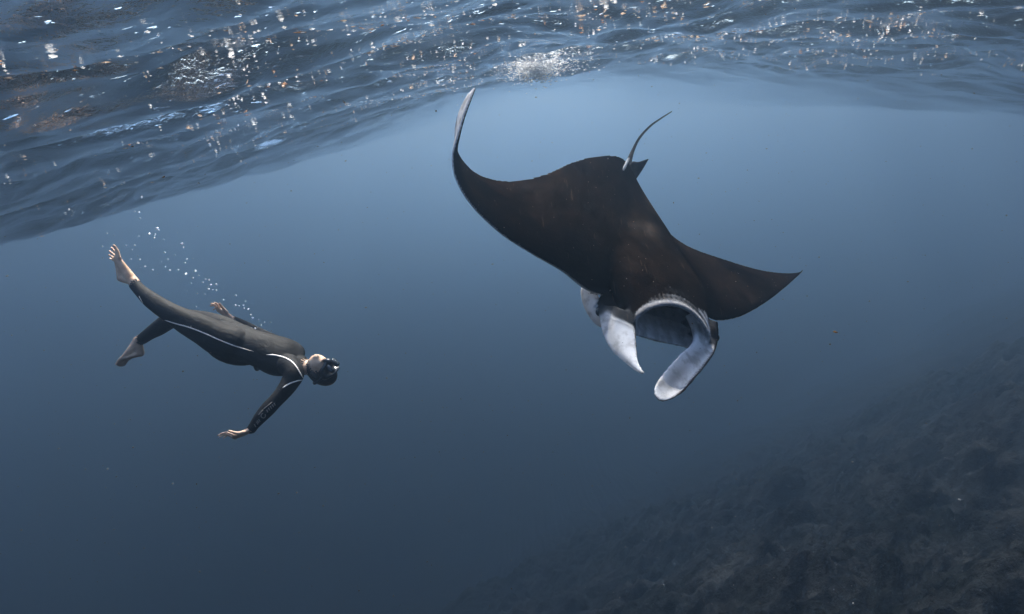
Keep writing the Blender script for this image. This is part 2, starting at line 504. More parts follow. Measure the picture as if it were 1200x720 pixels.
# pale gill side of the head under the near wing
Mt.blob(atv((721, 362, 3.67)), [LAT * 0.125, DOR * 0.055, AX * 0.13], DARK)
Mt.blob(atv((829, 388, 3.76)), [LAT * 0.050, DOR * 0.055, AX * 0.10], DARK)
gl_a, gl_b = atv((684, 335, 3.74)), atv((707, 383, 3.66))
gdir = (gl_b - gl_a) / 2
gview = unit(gl_a + gl_b)
gperp = unit(np.cross(gdir, gview))
Mt.blob((gl_a + gl_b) / 2 + 0.06 * gview, [gperp * 0.060, gview * 0.10, gdir * 1.05], WHITE)

me, Cs, lab_m = weld(Mt, 0.009, smooth=5)
# tail, dorsal fin and pelvic fins are thinner than the weld could hold: added to the same mesh as they are
Tl = Shell()
Tl.tube([atv(p) for p in ((733, 205, 4.40), (737, 190, 4.47), (742, 176, 4.52), (750, 161, 4.57), (762, 148, 4.62), (773, 140, 4.66), (787, 131, 4.70))],
        [0.030, 0.022, 0.013, 0.010, 0.008, 0.0065, 0.004], (0.05, 0.042, 0.036), K=10, n=40)
fin_a = catmull([atv(p) for p in ((735, 202, 4.40), (740, 190, 4.44), (748, 190, 4.46), (759, 186.5, 4.48))], 14)
fin_b = catmull([atv(p) for p in ((741, 216, 4.42), (747, 208, 4.46), (753, 199, 4.48), (760, 187, 4.49))], 14)
rings = []
fn = unit(np.cross(fin_a[-1] - fin_a[0], fin_b[0] - fin_a[0]))
for i in range(14):
    th = np.linspace(0, 2 * math.pi, 12, endpoint=False)
    tk = 0.016 * (1 - i / 14) + 0.003
    rings.append((fin_a[i] + fin_b[i]) / 2 + np.cos(th)[:, None] * (fin_a[i] - fin_b[i]) / 2 + np.sin(th)[:, None] * tk * fn)
Tl.loft(rings, [(0.045, 0.036, 0.03)] * 14)
for a, b in (((735, 190, 4.36), (729.5, 201, 4.31)), ((737, 186, 4.40), (733, 193, 4.345))):
    pa, pb = atv(a), atv(b)
    Tl.tube([pa, pa * 0.5 + pb * 0.5, pb], [0.008, 0.012, 0.009], (0.7, 0.7, 0.68), K=8, n=8)
V2, F2, C2 = Tl.arrays()
nv = len(me.vertices)
V1 = np.empty(nv * 3, 'f'); me.vertices.foreach_get('co', V1); V1 = V1.reshape(-1, 3)
F1 = [tuple(p.vertices) for p in me.polygons]
nm = np.empty(nv * 3, 'f'); me.vertices.foreach_get('normal', nm); nm = nm.reshape(-1, 3)
dsc = lab_m < NS * 2 * HU                                      # wings: back dark, belly white, by the side a point faces
stn = np.clip(lab_m // (2 * HU), 0, NS - 1)
side_ = (nm * nrm[stn]).sum(1)
wt = np.clip((side_ + 0.25) / 0.3, 0, 1)[:, None]
midst = (stn > NS * 11.5 / 21) & (stn < NS * 15.2 / 21) & ((V1 - neck_c) @ DOR > -0.06)
wt[midst] = 1.0
Cs = np.where(dsc[:, None], wt * np.array(DARK) + (1 - wt) * np.array(WHITE), Cs)
# let the head flow into the back: local smoothing round the join
ed = np.empty(len(me.edges) * 2, 'i'); me.edges.foreach_get('vertices', ed); ed = ed.reshape(-1, 2)
V1 = V1.astype(float)
l0 = V1 - neck_c
wgt = np.exp(-((l0 @ AX - 0.10) / 0.20) ** 2) * np.clip((l0 @ DOR + 0.02) / 0.06, 0, 1) * np.exp(-((l0 @ LAT + 0.05) / 0.42) ** 4)
wgt = wgt * (Cs.mean(1) < 0.15)
deg = np.bincount(ed.ravel(), minlength=nv)[:, None]
for _ in range(160):
    acc = np.stack([np.bincount(ed[:, 0], V1[ed[:, 1], k], nv) + np.bincount(ed[:, 1], V1[ed[:, 0], k], nv) for k in range(3)], 1) / deg
    V1 += (acc - V1) * (0.9 * wgt)[:, None]
org = mid[NS * 13 // 21]

m_manta, nt, out = new_mat('manta_skin')
g = N(nt)
at_n = g.n('ShaderNodeAttribute', attribute_name='pigment')
tc = g.n('ShaderNodeTexCoord')
sp1 = g.n('ShaderNodeTexNoise', i_Vector=tc.outputs['Object'], i_Scale=6.0, i_Detail=9.0, i_Roughness=0.72)
sp2 = g.n('ShaderNodeTexNoise', i_Vector=tc.outputs['Object'], i_Scale=60.0, i_Detail=3.0, i_Roughness=0.7)
sp3 = g.n('ShaderNodeTexVoronoi', i_Vector=tc.outputs['Object'], i_Scale=21.0, feature='F1')
lum = g.n('ShaderNodeRGBToBW', i_0=at_n.outputs['Color'])
darkness = g.math('LESS_THAN', lum.outputs[0], 0.12)
mot = g.ramp(sp1.outputs[0], [(0.32, (0.30, 0.30, 0.30)), (0.5, (0.9, 0.9, 0.9)), (0.72, (2.1, 2.0, 1.9))])
c1 = g.mixc(darkness, at_n.outputs['Color'], g.mixc(1.0, at_n.outputs['Color'], mot, 'MULTIPLY'))
# soft grey clouding on the pale parts
cl = g.ramp(g.n('ShaderNodeTexNoise', i_Vector=tc.outputs['Object'], i_Scale=12.0, i_Detail=4.0, i_Roughness=0.55).outputs[0],
            [(0.36, (0.45, 0.44, 0.43)), (0.52, (0.97, 0.97, 0.98))])
pale = g.math('GREATER_THAN', lum.outputs[0], 0.4)
c2 = g.mixc(g.math('MULTIPLY', pale, 0.75), c1, g.mixc(1.0, c1, cl, 'MULTIPLY'))
# scratches and pale specks of the back
dots = g.math('LESS_THAN', sp3.outputs['Distance'], 0.06)
sel = g.n('ShaderNodeSeparateColor', i_0=sp3.outputs['Color'])
scr = g.n('ShaderNodeTexNoise', i_Vector=g.n('ShaderNodeMapping', i_Vector=tc.outputs['Object'], i_Scale=(30.0, 2.2, 2.2), i_Rotation=(0.3, 0.5, 0.4)).outputs[0], i_Scale=2.6, i_Detail=2.0)
scm = g.math('MULTIPLY', g.math('GREATER_THAN', scr.outputs[0], 0.70), darkness)
c2 = g.mixc(g.math('MULTIPLY', scm, 0.35), c2, (0.10, 0.075, 0.055, 1))
dots = g.math('MULTIPLY', dots, g.math('GREATER_THAN', sel.outputs[0], 0.60))
c3 = g.mixc(g.math('MULTIPLY', dots, 0.8), c2, (0.40, 0.34, 0.28, 1))
bmp = g.n('ShaderNodeBump', i_Strength=0.35, i_Distance=0.006, i_Height=sp2.outputs[0])
pb = g.n('ShaderNodeBsdfPrincipled', i_Base_Color=c3, i_Roughness=0.6, i_Normal=bmp.outputs[0])
pb.inputs['Specular IOR Level'].default_value = 0.0
tl = g.n('ShaderNodeBsdfTranslucent', i_Color=c3)
ms = g.n('ShaderNodeMixShader', i_Fac=g.math('MULTIPLY', pale, 0.55))
g.l(pb.outputs[0], ms.inputs[1]); g.l(tl.outputs[0], ms.inputs[2])
g.l(ms.outputs[0], out.inputs[0])

manta = bpy.data.objects.new('manta_ray', None)
manta.location = org
link(manta)
tag(manta, 'dark manta ray with white curled head fins and wide open mouth gliding below the surface', 'manta ray')
body = mesh_obj('body', np.vstack([V1, V2]) - org, F1 + [tuple(i + nv for i in f) for f in F2], m_manta, manta)

CC = np.vstack([Cs, C2])
VV = np.vstack([V1, V2])
# paler brown patches across the shoulders and down the back
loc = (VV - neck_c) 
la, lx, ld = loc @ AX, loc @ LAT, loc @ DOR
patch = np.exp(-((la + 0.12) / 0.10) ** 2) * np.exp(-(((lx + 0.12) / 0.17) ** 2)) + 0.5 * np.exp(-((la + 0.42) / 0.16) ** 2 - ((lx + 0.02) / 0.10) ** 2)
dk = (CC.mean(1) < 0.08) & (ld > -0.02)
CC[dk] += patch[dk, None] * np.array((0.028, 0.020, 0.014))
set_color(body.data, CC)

m_eye, nt, out = new_mat('animal_eye')
g = N(nt)
nz = g.n('ShaderNodeTexNoise', i_Scale=40.0)
pb = g.n('ShaderNodeBsdfPrincipled', i_Base_Color=g.ramp(nz.outputs[0], [(0.3, (0.004, 0.004, 0.005)), (0.7, (0.02, 0.018, 0.016))]), i_Roughness=0.12)
g.l(pb.outputs[0], out.inputs[0])
for p in ((703, 366, 3.62), (838, 396, 3.75)):
    s = Shell(); c = atv(p)
    s.blob(c, [np.array((0.028, 0, 0)), np.array((0, 0.028, 0)), np.array((0, 0, 0.028))], (0, 0, 0), 16, 10)
    v, f, _ = s.arrays()
    mesh_obj('eye', v - org, f, m_eye, manta)

# ---------------------------------------------------------------- free diver, lying back in the water, head to the right
SKIN, SUIT, HAIR = (1.0, 0, 0), (0, 1.0, 0), (0, 0, 1.0)      # labels carried through the weld
C3 = np.array(CAM_M.to_3x3())
def cv(x, y, z): return unit(C3 @ np.array((x, y, z), float))   # camera-frame direction -> world
U = cv(0.93, -0.36, 0.0)          # along the trunk towards the head
FW = cv(0.31, 0.80, 0.50)         # belly side, up and a little towards the viewer
FW = unit(FW - (FW @ U) * U)
LF = np.cross(FW, U); LF = LF if LF @ C3[:, 2] > 0 else -LF      # the diver's near flank
D = Shell()
# trunk: (centre pixel, half width across, half depth belly to back)
trunk = [((248, 389, 4.31), 0.110, 0.075), ((262, 394, 4.31), 0.145, 0.100), ((275, 401, 4.31), 0.170, 0.126), ((288, 405.5, 4.31), 0.160, 0.122), ((300, 408, 4.31), 0.145, 0.116), ((312, 412, 4.31), 0.152, 0.120),
         ((323, 416, 4.31), 0.168, 0.124), ((333, 420, 4.31), 0.172, 0.114), ((342, 424, 4.31), 0.150, 0.088), ((349, 427, 4.31), 0.085, 0.064)]
D.tube([atv(t[0]) for t in trunk], [t[1] for t in trunk], SUIT, K=36, up=LF, radii2=[t[2] for t in trunk], n=50)
# neck and head, thrown back
HC = atv((376.5, 434, 4.25))
CR = cv(0.58, -0.68, -0.34)       # crown
FC = cv(0.72, 0.34, 0.46); FC = unit(FC - (FC @ CR) * CR)        # face
SD = np.cross(CR, FC)
D.tube([atv((344, 424, 4.31)), atv((352, 428, 4.29)), atv((358, 430, 4.28))], [0.070, 0.061, 0.058], SUIT, K=20, up=LF)
D.tube([atv((354, 429, 4.285)), atv((361, 431, 4.27)), HC - 0.02 * CR], [0.056, 0.055, 0.060], SKIN, K=20, up=LF)
D.blob(HC + 0.012 * CR - 0.008 * FC, [SD * 0.081, FC * 0.100, CR * 0.120], HAIR, 26, 18)          # skull
D.blob(HC - 0.052 * CR + 0.030 * FC, [SD * 0.064, FC * 0.070, CR * 0.078], SKIN, 24, 14)          # face and jaw
D.blob(HC - 0.108 * CR + 0.066 * FC, [SD * 0.026, FC * 0.026, CR * 0.022], SKIN, 14, 8)           # chin
D.tube([HC + 0.02 * CR + 0.092 * FC, HC - 0.022 * CR + 0.112 * FC, HC - 0.030 * CR + 0.096 * FC], [0.011, 0.014, 0.012], SKIN, K=10)   # nose
D.tube([HC - 0.066 * CR + 0.096 * FC - 0.022 * SD, HC - 0.066 * CR + 0.102 * FC, HC - 0.066 * CR + 0.096 * FC + 0.022 * SD], [0.007, 0.009, 0.007], SKIN, K=8)   # mouth
for s in (-1, 1):
    D.blob(HC - 0.012 * CR - 0.004 * FC + s * 0.078 * SD, [SD * 0.012, FC * 0.020, CR * 0.032], HAIR, 12, 8)   # ears

def limb(pts, radii, lab, K=22, up=(0, 0, 1), r2=None, n=None):
    D.tube([atv(p) for p in pts], radii, lab, K=K, up=up, radii2=r2, n=n)
# near arm
limb([(338, 428, 4.20), (344, 438, 4.13), (339, 450, 4.09), (331, 461, 4.05), (323, 470, 4.02), (314, 479.5, 4.0), (305, 489.5, 3.985), (298, 498.5, 3.98), (295, 503, 3.98)],
     [0.080, 0.072, 0.060, 0.052, 0.047, 0.048, 0.041, 0.031, 0.029], SUIT)
# far arm, mostly behind the trunk
limb([(346, 414, 4.42), (340, 408, 4.50), (322, 400, 4.60), (303, 391, 4.66), (286, 382, 4.65), (274, 375.5, 4.63)],
     [0.070, 0.062, 0.050, 0.045, 0.040, 0.030], SUIT)
# near leg
limb([(272, 403, 4.24), (258, 398, 4.22), (240, 388, 4.20), (220, 378, 4.19), (203, 368.5, 4.19), (190, 360.5, 4.21), (177, 351.5, 4.24), (165, 341, 4.28), (158.5, 334, 4.30)],
     [0.124, 0.120, 0.105, 0.089, 0.071, 0.063, 0.056, 0.043, 0.039], SUIT)
# far leg, knee bent
limb([(274, 394, 4.38), (258, 386, 4.41), (240, 379, 4.45), (222, 375, 4.48), (207, 373, 4.51), (197, 377, 4.53), (186, 384.5, 4.55), (175, 391.5, 4.56), (166, 398, 4.57)],
     [0.110, 0.104, 0.090, 0.078, 0.066, 0.063, 0.058, 0.046, 0.040], SUIT)
D.blob(atv((274, 404.5, 4.30)) - 0.02 * FW, [LF * 0.150, FW * 0.105, U * 0.22], SUIT)      # seat

def foot(ankle, heel, ball, toes, tip_r, d_side):
    """ankle/heel/ball pixels, list of toe tips from big to small"""
    limb([ankle[0], ankle[1], heel], [0.037, 0.039, 0.030], SKIN, K=16)
    a, b = atv(ankle[1]), atv(ball)
    up = unit(np.cross(b - a, d_side))
    D.tube([a, a * 0.6 + b * 0.4, a * 0.25 + b * 0.75, b], [0.036, 0.036, 0.040, 0.042], SKIN, K=18, up=unit(d_side), radii2=[0.040, 0.034, 0.025, 0.018])
    h = atv(heel)
    D.tube([h, h * 0.45 + b * 0.55, b], [0.028, 0.030, 0.036], SKIN, K=16, up=unit(d_side), radii2=[0.028, 0.020, 0.016])
    for j, t in enumerate(toes):
        T_ = atv(t)
        off = (j - 2) * -0.018
        root = b + unit(d_side) * off - unit(b - a) * 0.02
        r = (0.0135, 0.0105, 0.0100, 0.0095, 0.0090)[j]
        D.tube([root, root * 0.45 + T_ * 0.55 + up * 0.006, T_], [r * 1.15, r, r * 0.85], SKIN, K=10)
# raised near foot: toes up, top of the foot to the right
foot([(160, 336, 4.30), (155, 329, 4.31)], (142, 326, 4.33), (136.5, 303, 4.30),
     [(133.5, 288, 4.27), (130.5, 290.5, 4.29), (128.3, 294.5, 4.31), (127.6, 299, 4.33), (128.4, 303, 4.345)], 0.01, cv(0.62, 0.42, 0.55))
# far foot
foot([(167, 397, 4.57), (161, 401, 4.58)], (164.5, 414, 4.59), (147.5, 420, 4.57),
     [(136.5, 427, 4.55), (138.5, 428.5, 4.57), (141, 429, 4.585), (143.5, 429, 4.60), (146, 428, 4.61)], 0.01, cv(-0.55, -0.2, 0.65))

def hand(wrist, palm_c, knuckles, tips, thumb, bend):
    w, p = atv(wrist), atv(palm_c)
    k = np.array([atv(q) for q in knuckles])
    side = unit(k[0] - k[-1])
    kc = k.mean(0)
    D.tube([w, w * 0.5 + p * 0.5, p, kc], [0.028, 0.033, 0.040, 0.040], SKIN, K=16, up=side, radii2=[0.022, 0.020, 0.018, 0.013])
    for j in range(4):
        t = atv(tips[j]); m = k[j] * 0.5 + t * 0.5 + np.asarray(bend) * (0.012 + 0.004 * j)
        r = (0.0095, 0.0100, 0.0095, 0.0082)[j]
        D.tube([k[j] * 0.8 + p * 0.2, k[j], m, t], [r * 1.1, r * 1.08, r, r * 0.82], SKIN, K=10, n=16)
    t0, t1, t2 = [atv(q) for q in thumb]
    D.tube([t0, t1, t2], [0.015, 0.012, 0.0095], SKIN, K=10)
dn = cv(0.1, -1, 0.1)
hand((294.5, 503.5, 3.98), (284, 508.5, 3.975), [(275, 510.5, 3.93), (274, 512.2, 3.955), (274.3, 513.4, 3.98), (275.5, 514, 4.0)],
     [(258.5, 508.3, 3.90), (255.6, 510.3, 3.94), (257.5, 512.3, 3.985), (261.5, 513.8, 4.02)],
     [(287, 506.5, 3.945), (277.5, 507.8, 3.905), (268.5, 505.3, 3.88)], -dn)
hand((273.5, 375, 4.63), (263.5, 367.8, 4.62), [(257.5, 361.5, 4.60), (256, 362.3, 4.62), (255.3, 363.4, 4.64), (255, 364.8, 4.66)],
     [(251, 354.8, 4.57), (247.3, 356.2, 4.60), (246.5, 358.5, 4.66), (249.8, 363.6, 4.70)],
     [(266, 366.5, 4.60), (260.5, 360.5, 4.57), (257.5, 356.2, 4.55)], cv(0.3, 0.8, 0.2))

meD, _, labI = weld(D, 0.0055, smooth=7, factor=0.5)
nvD = len(meD.vertices)
VD = np.empty(nvD * 3, 'f'); meD.vertices.foreach_get('co', VD); VD = VD.reshape(-1, 3).astype(float)
ND = np.empty(nvD * 3, 'f'); meD.vertices.foreach_get('normal', ND); ND = ND.reshape(-1, 3).astype(float)
FD = np.array([tuple(p.vertices) for p in meD.polygons])
lab = D.arrays()[2][labI].argmax(1)                                    # 0 skin, 1 suit, 2 hair
orgD = atv((262, 394, 4.31))

# skin, neoprene, hair
m_skin, nt, out = new_mat('skin'); g = N(nt)
tc = g.n('ShaderNodeTexCoord')
nz = g.n('ShaderNodeTexNoise', i_Vector=tc.outputs['Object'], i_Scale=22.0, i_Detail=4.0)
pb = g.n('ShaderNodeBsdfPrincipled', i_Base_Color=g.ramp(nz.outputs[0], [(0.3, (0.50, 0.31, 0.20)), (0.7, (0.70, 0.50, 0.35))]), i_Roughness=0.5)
pb.inputs['Specular IOR Level'].default_value = 0.1
g.l(pb.outputs[0], out.inputs[0])
m_suit, nt, out = new_mat('neoprene'); g = N(nt)
tc = g.n('ShaderNodeTexCoord')
nz = g.n('ShaderNodeTexNoise', i_Vector=tc.outputs['Object'], i_Scale=5.0, i_Detail=5.0, i_Roughness=0.6)
nf = g.n('ShaderNodeTexNoise', i_Vector=tc.outputs['Object'], i_Scale=10.0, i_Detail=4.0, i_Distortion=1.2)
bm_ = g.n('ShaderNodeBump', i_Strength=0.7, i_Distance=0.013, i_Height=nf.outputs[0])
pb = g.n('ShaderNodeBsdfPrincipled', i_Base_Color=g.ramp(nz.outputs[0], [(0.3, (0.0055, 0.0052, 0.0052)), (0.7, (0.0125, 0.0118, 0.0112))]), i_Roughness=0.7, i_Normal=bm_.outputs[0])
pb.inputs['Specular IOR Level'].default_value = 0.1
g.l(pb.outputs[0], out.inputs[0])
m_hair, nt, out = new_mat('dark_hair'); g = N(nt)
tc = g.n('ShaderNodeTexCoord')
nz = g.n('ShaderNodeTexNoise', i_Vector=tc.outputs['Object'], i_Scale=60.0, i_Detail=3.0)
bm_ = g.n('ShaderNodeBump', i_Strength=0.8, i_Distance=0.01, i_Height=nz.outputs[0])
pb = g.n('ShaderNodeBsdfPrincipled', i_Base_Color=g.ramp(nz.outputs[0], [(0.3, (0.006, 0.005, 0.005)), (0.7, (0.02, 0.017, 0.015))]), i_Roughness=0.5, i_Normal=bm_.outputs[0])
g.l(pb.outputs[0], out.inputs[0])
m_trim, nt, out = new_mat('white_piping'); g = N(nt)
nz = g.n('ShaderNodeTexNoise', i_Scale=30.0)
pb = g.n('ShaderNodeBsdfPrincipled', i_Base_Color=g.ramp(nz.outputs[0], [(0.3, (0.62, 0.58, 0.52)), (0.7, (0.78, 0.73, 0.66))]), i_Roughness=0.5)
g.l(pb.outputs[0], out.inputs[0])
m_print, nt, out = new_mat('sleeve_print'); g = N(nt)
nz = g.n('ShaderNodeTexNoise', i_Scale=30.0)
pb = g.n('ShaderNodeBsdfPrincipled', i_Base_Color=g.ramp(nz.outputs[0], [(0.3, (0.20, 0.18, 0.16)), (0.7, (0.32, 0.29, 0.26))]), i_Roughness=0.6)
g.l(pb.outputs[0], out.inputs[0])
m_rub, nt, out = new_mat('mask_rubber'); g = N(nt)
nz = g.n('ShaderNodeTexNoise', i_Scale=30.0)
pb = g.n('ShaderNodeBsdfPrincipled', i_Base_Color=g.ramp(nz.outputs[0], [(0.3, (0.008, 0.008, 0.009)), (0.7, (0.016, 0.016, 0.018))]), i_Roughness=0.35)
g.l(pb.outputs[0], out.inputs[0])
m_len, nt, out = new_mat('mask_glass'); g = N(nt)
nz = g.n('ShaderNodeTexNoise', i_Scale=8.0)
pb = g.n('ShaderNodeBsdfPrincipled', i_Base_Color=g.ramp(nz.outputs[0], [(0.3, (0.02, 0.022, 0.026)), (0.7, (0.04, 0.045, 0.05))]), i_Roughness=0.06)
g.l(pb.outputs[0], out.inputs[0])

person = bpy.data.objects.new('person', None)
person.location = orgD
link(person)
tag(person, 'barefoot free diver in a black wetsuit and dive mask drifting on the back, head down', 'person')
fast_mesh('body', VD - orgD, FD, m_skin, person)

def garment(name, which, mat, thick):
    sel = np.isin(lab, which)
    fs = FD[sel[FD].sum(1) >= 3]
    used = np.unique(fs); remap = np.full(nvD, -1); remap[used] = np.arange(len(used)); fs = remap[fs]
    Vo = VD[used] + ND[used] * thick; Vi = VD[used] - ND[used] * 0.002
    m = len(used)
    e = np.concatenate([fs[:, [0, 1]], fs[:, [1, 2]], fs[:, [2, 3]], fs[:, [3, 0]]])
    key = np.sort(e, 1); kk = key[:, 0] * m + key[:, 1]
    uq, inv, cnt = np.unique(kk, return_inverse=True, return_counts=True)
    be = e[cnt[inv] == 1]
    rim = np.stack([be[:, 1], be[:, 0], be[:, 0] + m, be[:, 1] + m], 1)
    return fast_mesh(name, np.vstack([Vo, Vi]) - orgD, np.vstack([fs, fs[:, ::-1] + m, rim]), mat, person)
suit = garment('wetsuit', [1], m_suit, 0.0035)
hair = garment('hair', [2], m_hair, 0.006)

# piping and print follow the neoprene
from mathutils.bvhtree import BVHTree
bvh = BVHTree.FromPolygons([Vector(v) for v in VD + ND * 0.0035], [tuple(f) for f in FD])
def on_suit(px, py, lift=0.001):
    d = (at(px, py, 4.0)).normalized()
    h = bvh.ray_cast(Vector((0, 0, 0)), d)
    if h[0] is None: return None
    return np.array(h[0] + h[1] * lift), np.array(h[1])
def strip(name, pxs, width, mat, parent, n=40, taper=True):
    c = catmull(np.array(pxs, float), n)
    hs = [on_suit(*q) for q in c]; hs = [h for h in hs if h]
    P = np.array([h[0] for h in hs]); Nn = np.array([h[1] for h in hs])
    for _ in range(3): P[1:-1] = 0.25 * P[:-2] + 0.5 * P[1:-1] + 0.25 * P[2:]
    t = unit(np.gradient(P, axis=0)); s = unit(np.cross(t, Nn)); m = len(P)
    w = np.full(m, width / 2)
    if taper: w = w * np.clip(np.minimum(np.arange(m) + 1, m - np.arange(m)) / (0.14 * m), 0.15, 1)
    th = np.linspace(0, 2 * math.pi, 8, endpoint=False)
    S = Shell()
    S.loft([P[i] + np.cos(th)[:, None] * w[i] * s[i] + np.sin(th)[:, None] * 0.0025 * Nn[i] for i in range(m)], [(0, 0, 0)] * m)
    v, f, _ = S.arrays()
    return mesh_obj(name, v - orgD, f, mat, parent)
strip('piping', [(163, 347), (168, 356), (176, 365), (188, 373), (204, 379), (222, 384), (240, 391), (258, 399), (276, 406), (297, 412)], 0.0085, m_trim, suit, 60)
strip('piping', [(312, 416), (322, 416.5), (333, 419), (342, 424), (348, 431), (353, 440), (357, 446)], 0.0105, m_trim, suit, 40)
strip('piping', [(331, 455), (338, 450.5), (347, 447), (357, 445)], 0.0095, m_trim, suit, 24)
# print on the sleeve: dashes, a ring and a bar
for q in ((301.5, 496), (299, 499), (304, 493), (302.6, 494.6), (313.2, 482), (315.4, 479.8), (317.6, 477.8), (319.8, 475.8), (321.8, 474)):
    strip('sleeve_print', [(q[0] - 0.9, q[1] - 1.6), (q[0], q[1]), (q[0] + 0.7, q[1] + 1.4)], 0.007, m_print, suit, 6, False)
strip('sleeve_print', [(308.5 + 2.6 * math.cos(a), 487.3 + 2.8 * math.sin(a)) for a in np.linspace(-0.6, 4.6, 12)], 0.006, m_print, suit, 30, False)
strip('sleeve_print', [(303, 486.5), (306, 483), (308.5, 480.5)], 0.008, m_print, suit, 12)
strip('sleeve_print', [(309, 479.5), (314, 475.5), (319, 471.5)], 0.005, m_print, suit, 12)

# dive mask: skirt, frame, two panes, strap
mask = bpy.data.objects.new('dive_mask', None); link(mask, person)
mask.location = HC - orgD
def loop2(cx, w, h, lift, K=36, p=0.62):
    th = np.linspace(0, 2 * math.pi, K, endpoint=False)
    c_, s_ = np.cos(th), np.sin(th)
    x = np.sign(c_) * np.abs(c_) ** p * w; y = np.sign(s_) * np.abs(s_) ** p * h
    nose = np.where((s_ < -0.3), -0.018 * np.exp(-(x / 0.022) ** 2), 0)
    curve = -0.9 * x ** 2 / 0.09
    return (x + cx)[:, None] * SD + (y + nose + 0.018)[:, None] * CR + (lift + curve)[:, None] * FC
S = Shell()
S.loft([loop2(0, 0.070, 0.046, 0.076), loop2(0, 0.079, 0.052, 0.086), loop2(0, 0.082, 0.054, 0.108), loop2(0, 0.078, 0.050, 0.128), loop2(0, 0.066, 0.040, 0.132),
        loop2(0, 0.064, 0.038, 0.124)], [(0, 0, 0)] * 6)
v, f, _ = S.arrays(); mesh_obj('mask_frame', v, f, m_rub, mask)
S = Shell()
S.tube([0.062 * FC * 0 + HC * 0 + 0.098 * FC - 0.004 * CR, 0.128 * FC - 0.020 * CR, 0.122 * FC - 0.040 * CR, 0.100 * FC - 0.046 * CR], [0.018, 0.020, 0.018, 0.014], (0, 0, 0), K=14)
v, f, _ = S.arrays(); mesh_obj('nose_pocket', v, f, m_rub, mask)
for s in (-1, 1):
    S = Shell()
    S.loft([loop2(s * 0.034, 0.026, 0.026, 0.1335) + 0.004 * CR, loop2(s * 0.034, 0.026, 0.026, 0.1365) + 0.004 * CR], [(0, 0, 0)] * 2)
    v, f, _ = S.arrays(); mesh_obj('pane', v, f, m_len, mask)
S = Shell()
th = np.linspace(R(58), R(302), 40)
pth = [math.cos(a) * 0.114 * FC + math.sin(a) * 0.096 * SD + (0.018 + 0.012 * (1 - math.cos(a))) * CR - 0.008 * FC for a in th]
S.tube(pth, [0.010] * 40, (0, 0, 0), K=10, n=60, up=CR, radii2=[0.005] * 40)
v, f, _ = S.arrays(); mesh_obj('strap', v, f, m_rub, mask)
# small buckle hanging below the waist
S = Shell(); c = atv((301, 431.5, 4.28))
S.tube([c - U * 0.02, c - FW * 0.016, c + U * 0.022], [0.007, 0.011, 0.007], (0, 0, 0), K=10)
v, f, _ = S.arrays(); mesh_obj('buckle', v - orgD, f, m_rub, person)

# ---------------------------------------------------------------- air bubbles trailing up from the diver
m_bub, nt, out = new_mat('air_bubble'); g = N(nt)
lw = g.n('ShaderNodeLayerWeight', i_Blend=0.35)
nz = g.n('ShaderNodeTexNoise', i_Scale=3.0)
gl = g.n('ShaderNodeBsdfGlossy', i_Color=(0.95, 0.97, 1, 1), i_Roughness=0.12)
df = g.n('ShaderNodeBsdfDiffuse', i_Color=g.ramp(nz.outputs[0], [(0.3, (0.8, 0.82, 0.85)), (0.7, (0.92, 0.94, 0.95))]))
tr = g.n('ShaderNodeBsdfTransparent')
m1 = g.n('ShaderNodeMixShader', i_Fac=0.55); g.l(gl.outputs[0], m1.inputs[1]); g.l(df.outputs[0], m1.inputs[2])
m2 = g.n('ShaderNodeMixShader', i_Fac=g.math('ADD', g.math('MULTIPLY', lw.outputs['Facing'], 0.6), 0.4, True))
g.l(tr.outputs[0], m2.inputs[1]); g.l(m1.outputs[0], m2.inputs[2]); g.l(m2.outputs[0], out.inputs[0])
bm = bmesh.new(); bmesh.ops.create_icosphere(bm, subdivisions=2, radius=1.0)
me_b = bpy.data.meshes.new('bubble'); bm.to_mesh(me_b); bm.free()
me_b.polygons.foreach_set('use_smooth', [True] * len(me_b.polygons)); me_b.materials.append(m_bub)
# (pixel, pixel, radius in pixels)
BUB = [(166, 231, 1.9), (163, 249, 1.6), (158, 248, 1.2), (164, 256, 1.3), (175, 274, 2.2), (184, 268, 2.6), (182, 275, 1.6), (181, 279, 1.5), (186, 270, 1.6), (148, 288, 1.2),
       (213, 286, 2.2), (215, 290, 1.3), (193, 296, 1.5), (197, 304, 1.2), (194, 313, 1.1), (199, 317, 1.6), (209, 316.5, 1.6), (218, 321, 1.9), (226, 326, 1.4), (229, 317.5, 2.0),
       (219, 304, 1.5), (217, 308, 1.2), (238, 331, 1.2), (241, 327.5, 1.3), (245, 328, 1.4), (247, 334, 1.9), (253.5, 333.5, 1.9), (244.5, 339, 1.7), (249, 340, 1.1), (253.5, 340.5, 1.2),
       (276.5, 346.5, 1.6), (276, 358, 1.8), (280, 359, 1.5), (285.5, 358, 1.9), (286, 361.5, 1.3), (291, 362.5, 1.8), (294, 369, 1.2), (296, 373, 2.1), (303, 375, 1.3), (299, 385, 1.7),
       (306, 381, 1.3), (310, 378, 1.0), (318, 388, 1.0), (262, 351.5, 1.1), (230, 360, 1.0), (144, 305, 1.1), (155, 293, 1.0), (153.5, 304, 1.2), (164, 304.5, 1.4), (170, 312.5, 1.7), (179, 316.5, 1.6),
       (120, 289, 1.1), (125.5, 273.5, 1.1), (162.5, 277, 1.2), (192, 281, 1.1), (158, 287.5, 1.0), (259, 363, 1.0), (311, 387, 1.0), (288, 353, 0.9), (240, 345, 1.0), (233, 323, 1.0), (224, 332, 1.0), (205, 299, 0.9)]
bub_r = np.random.default_rng(3)
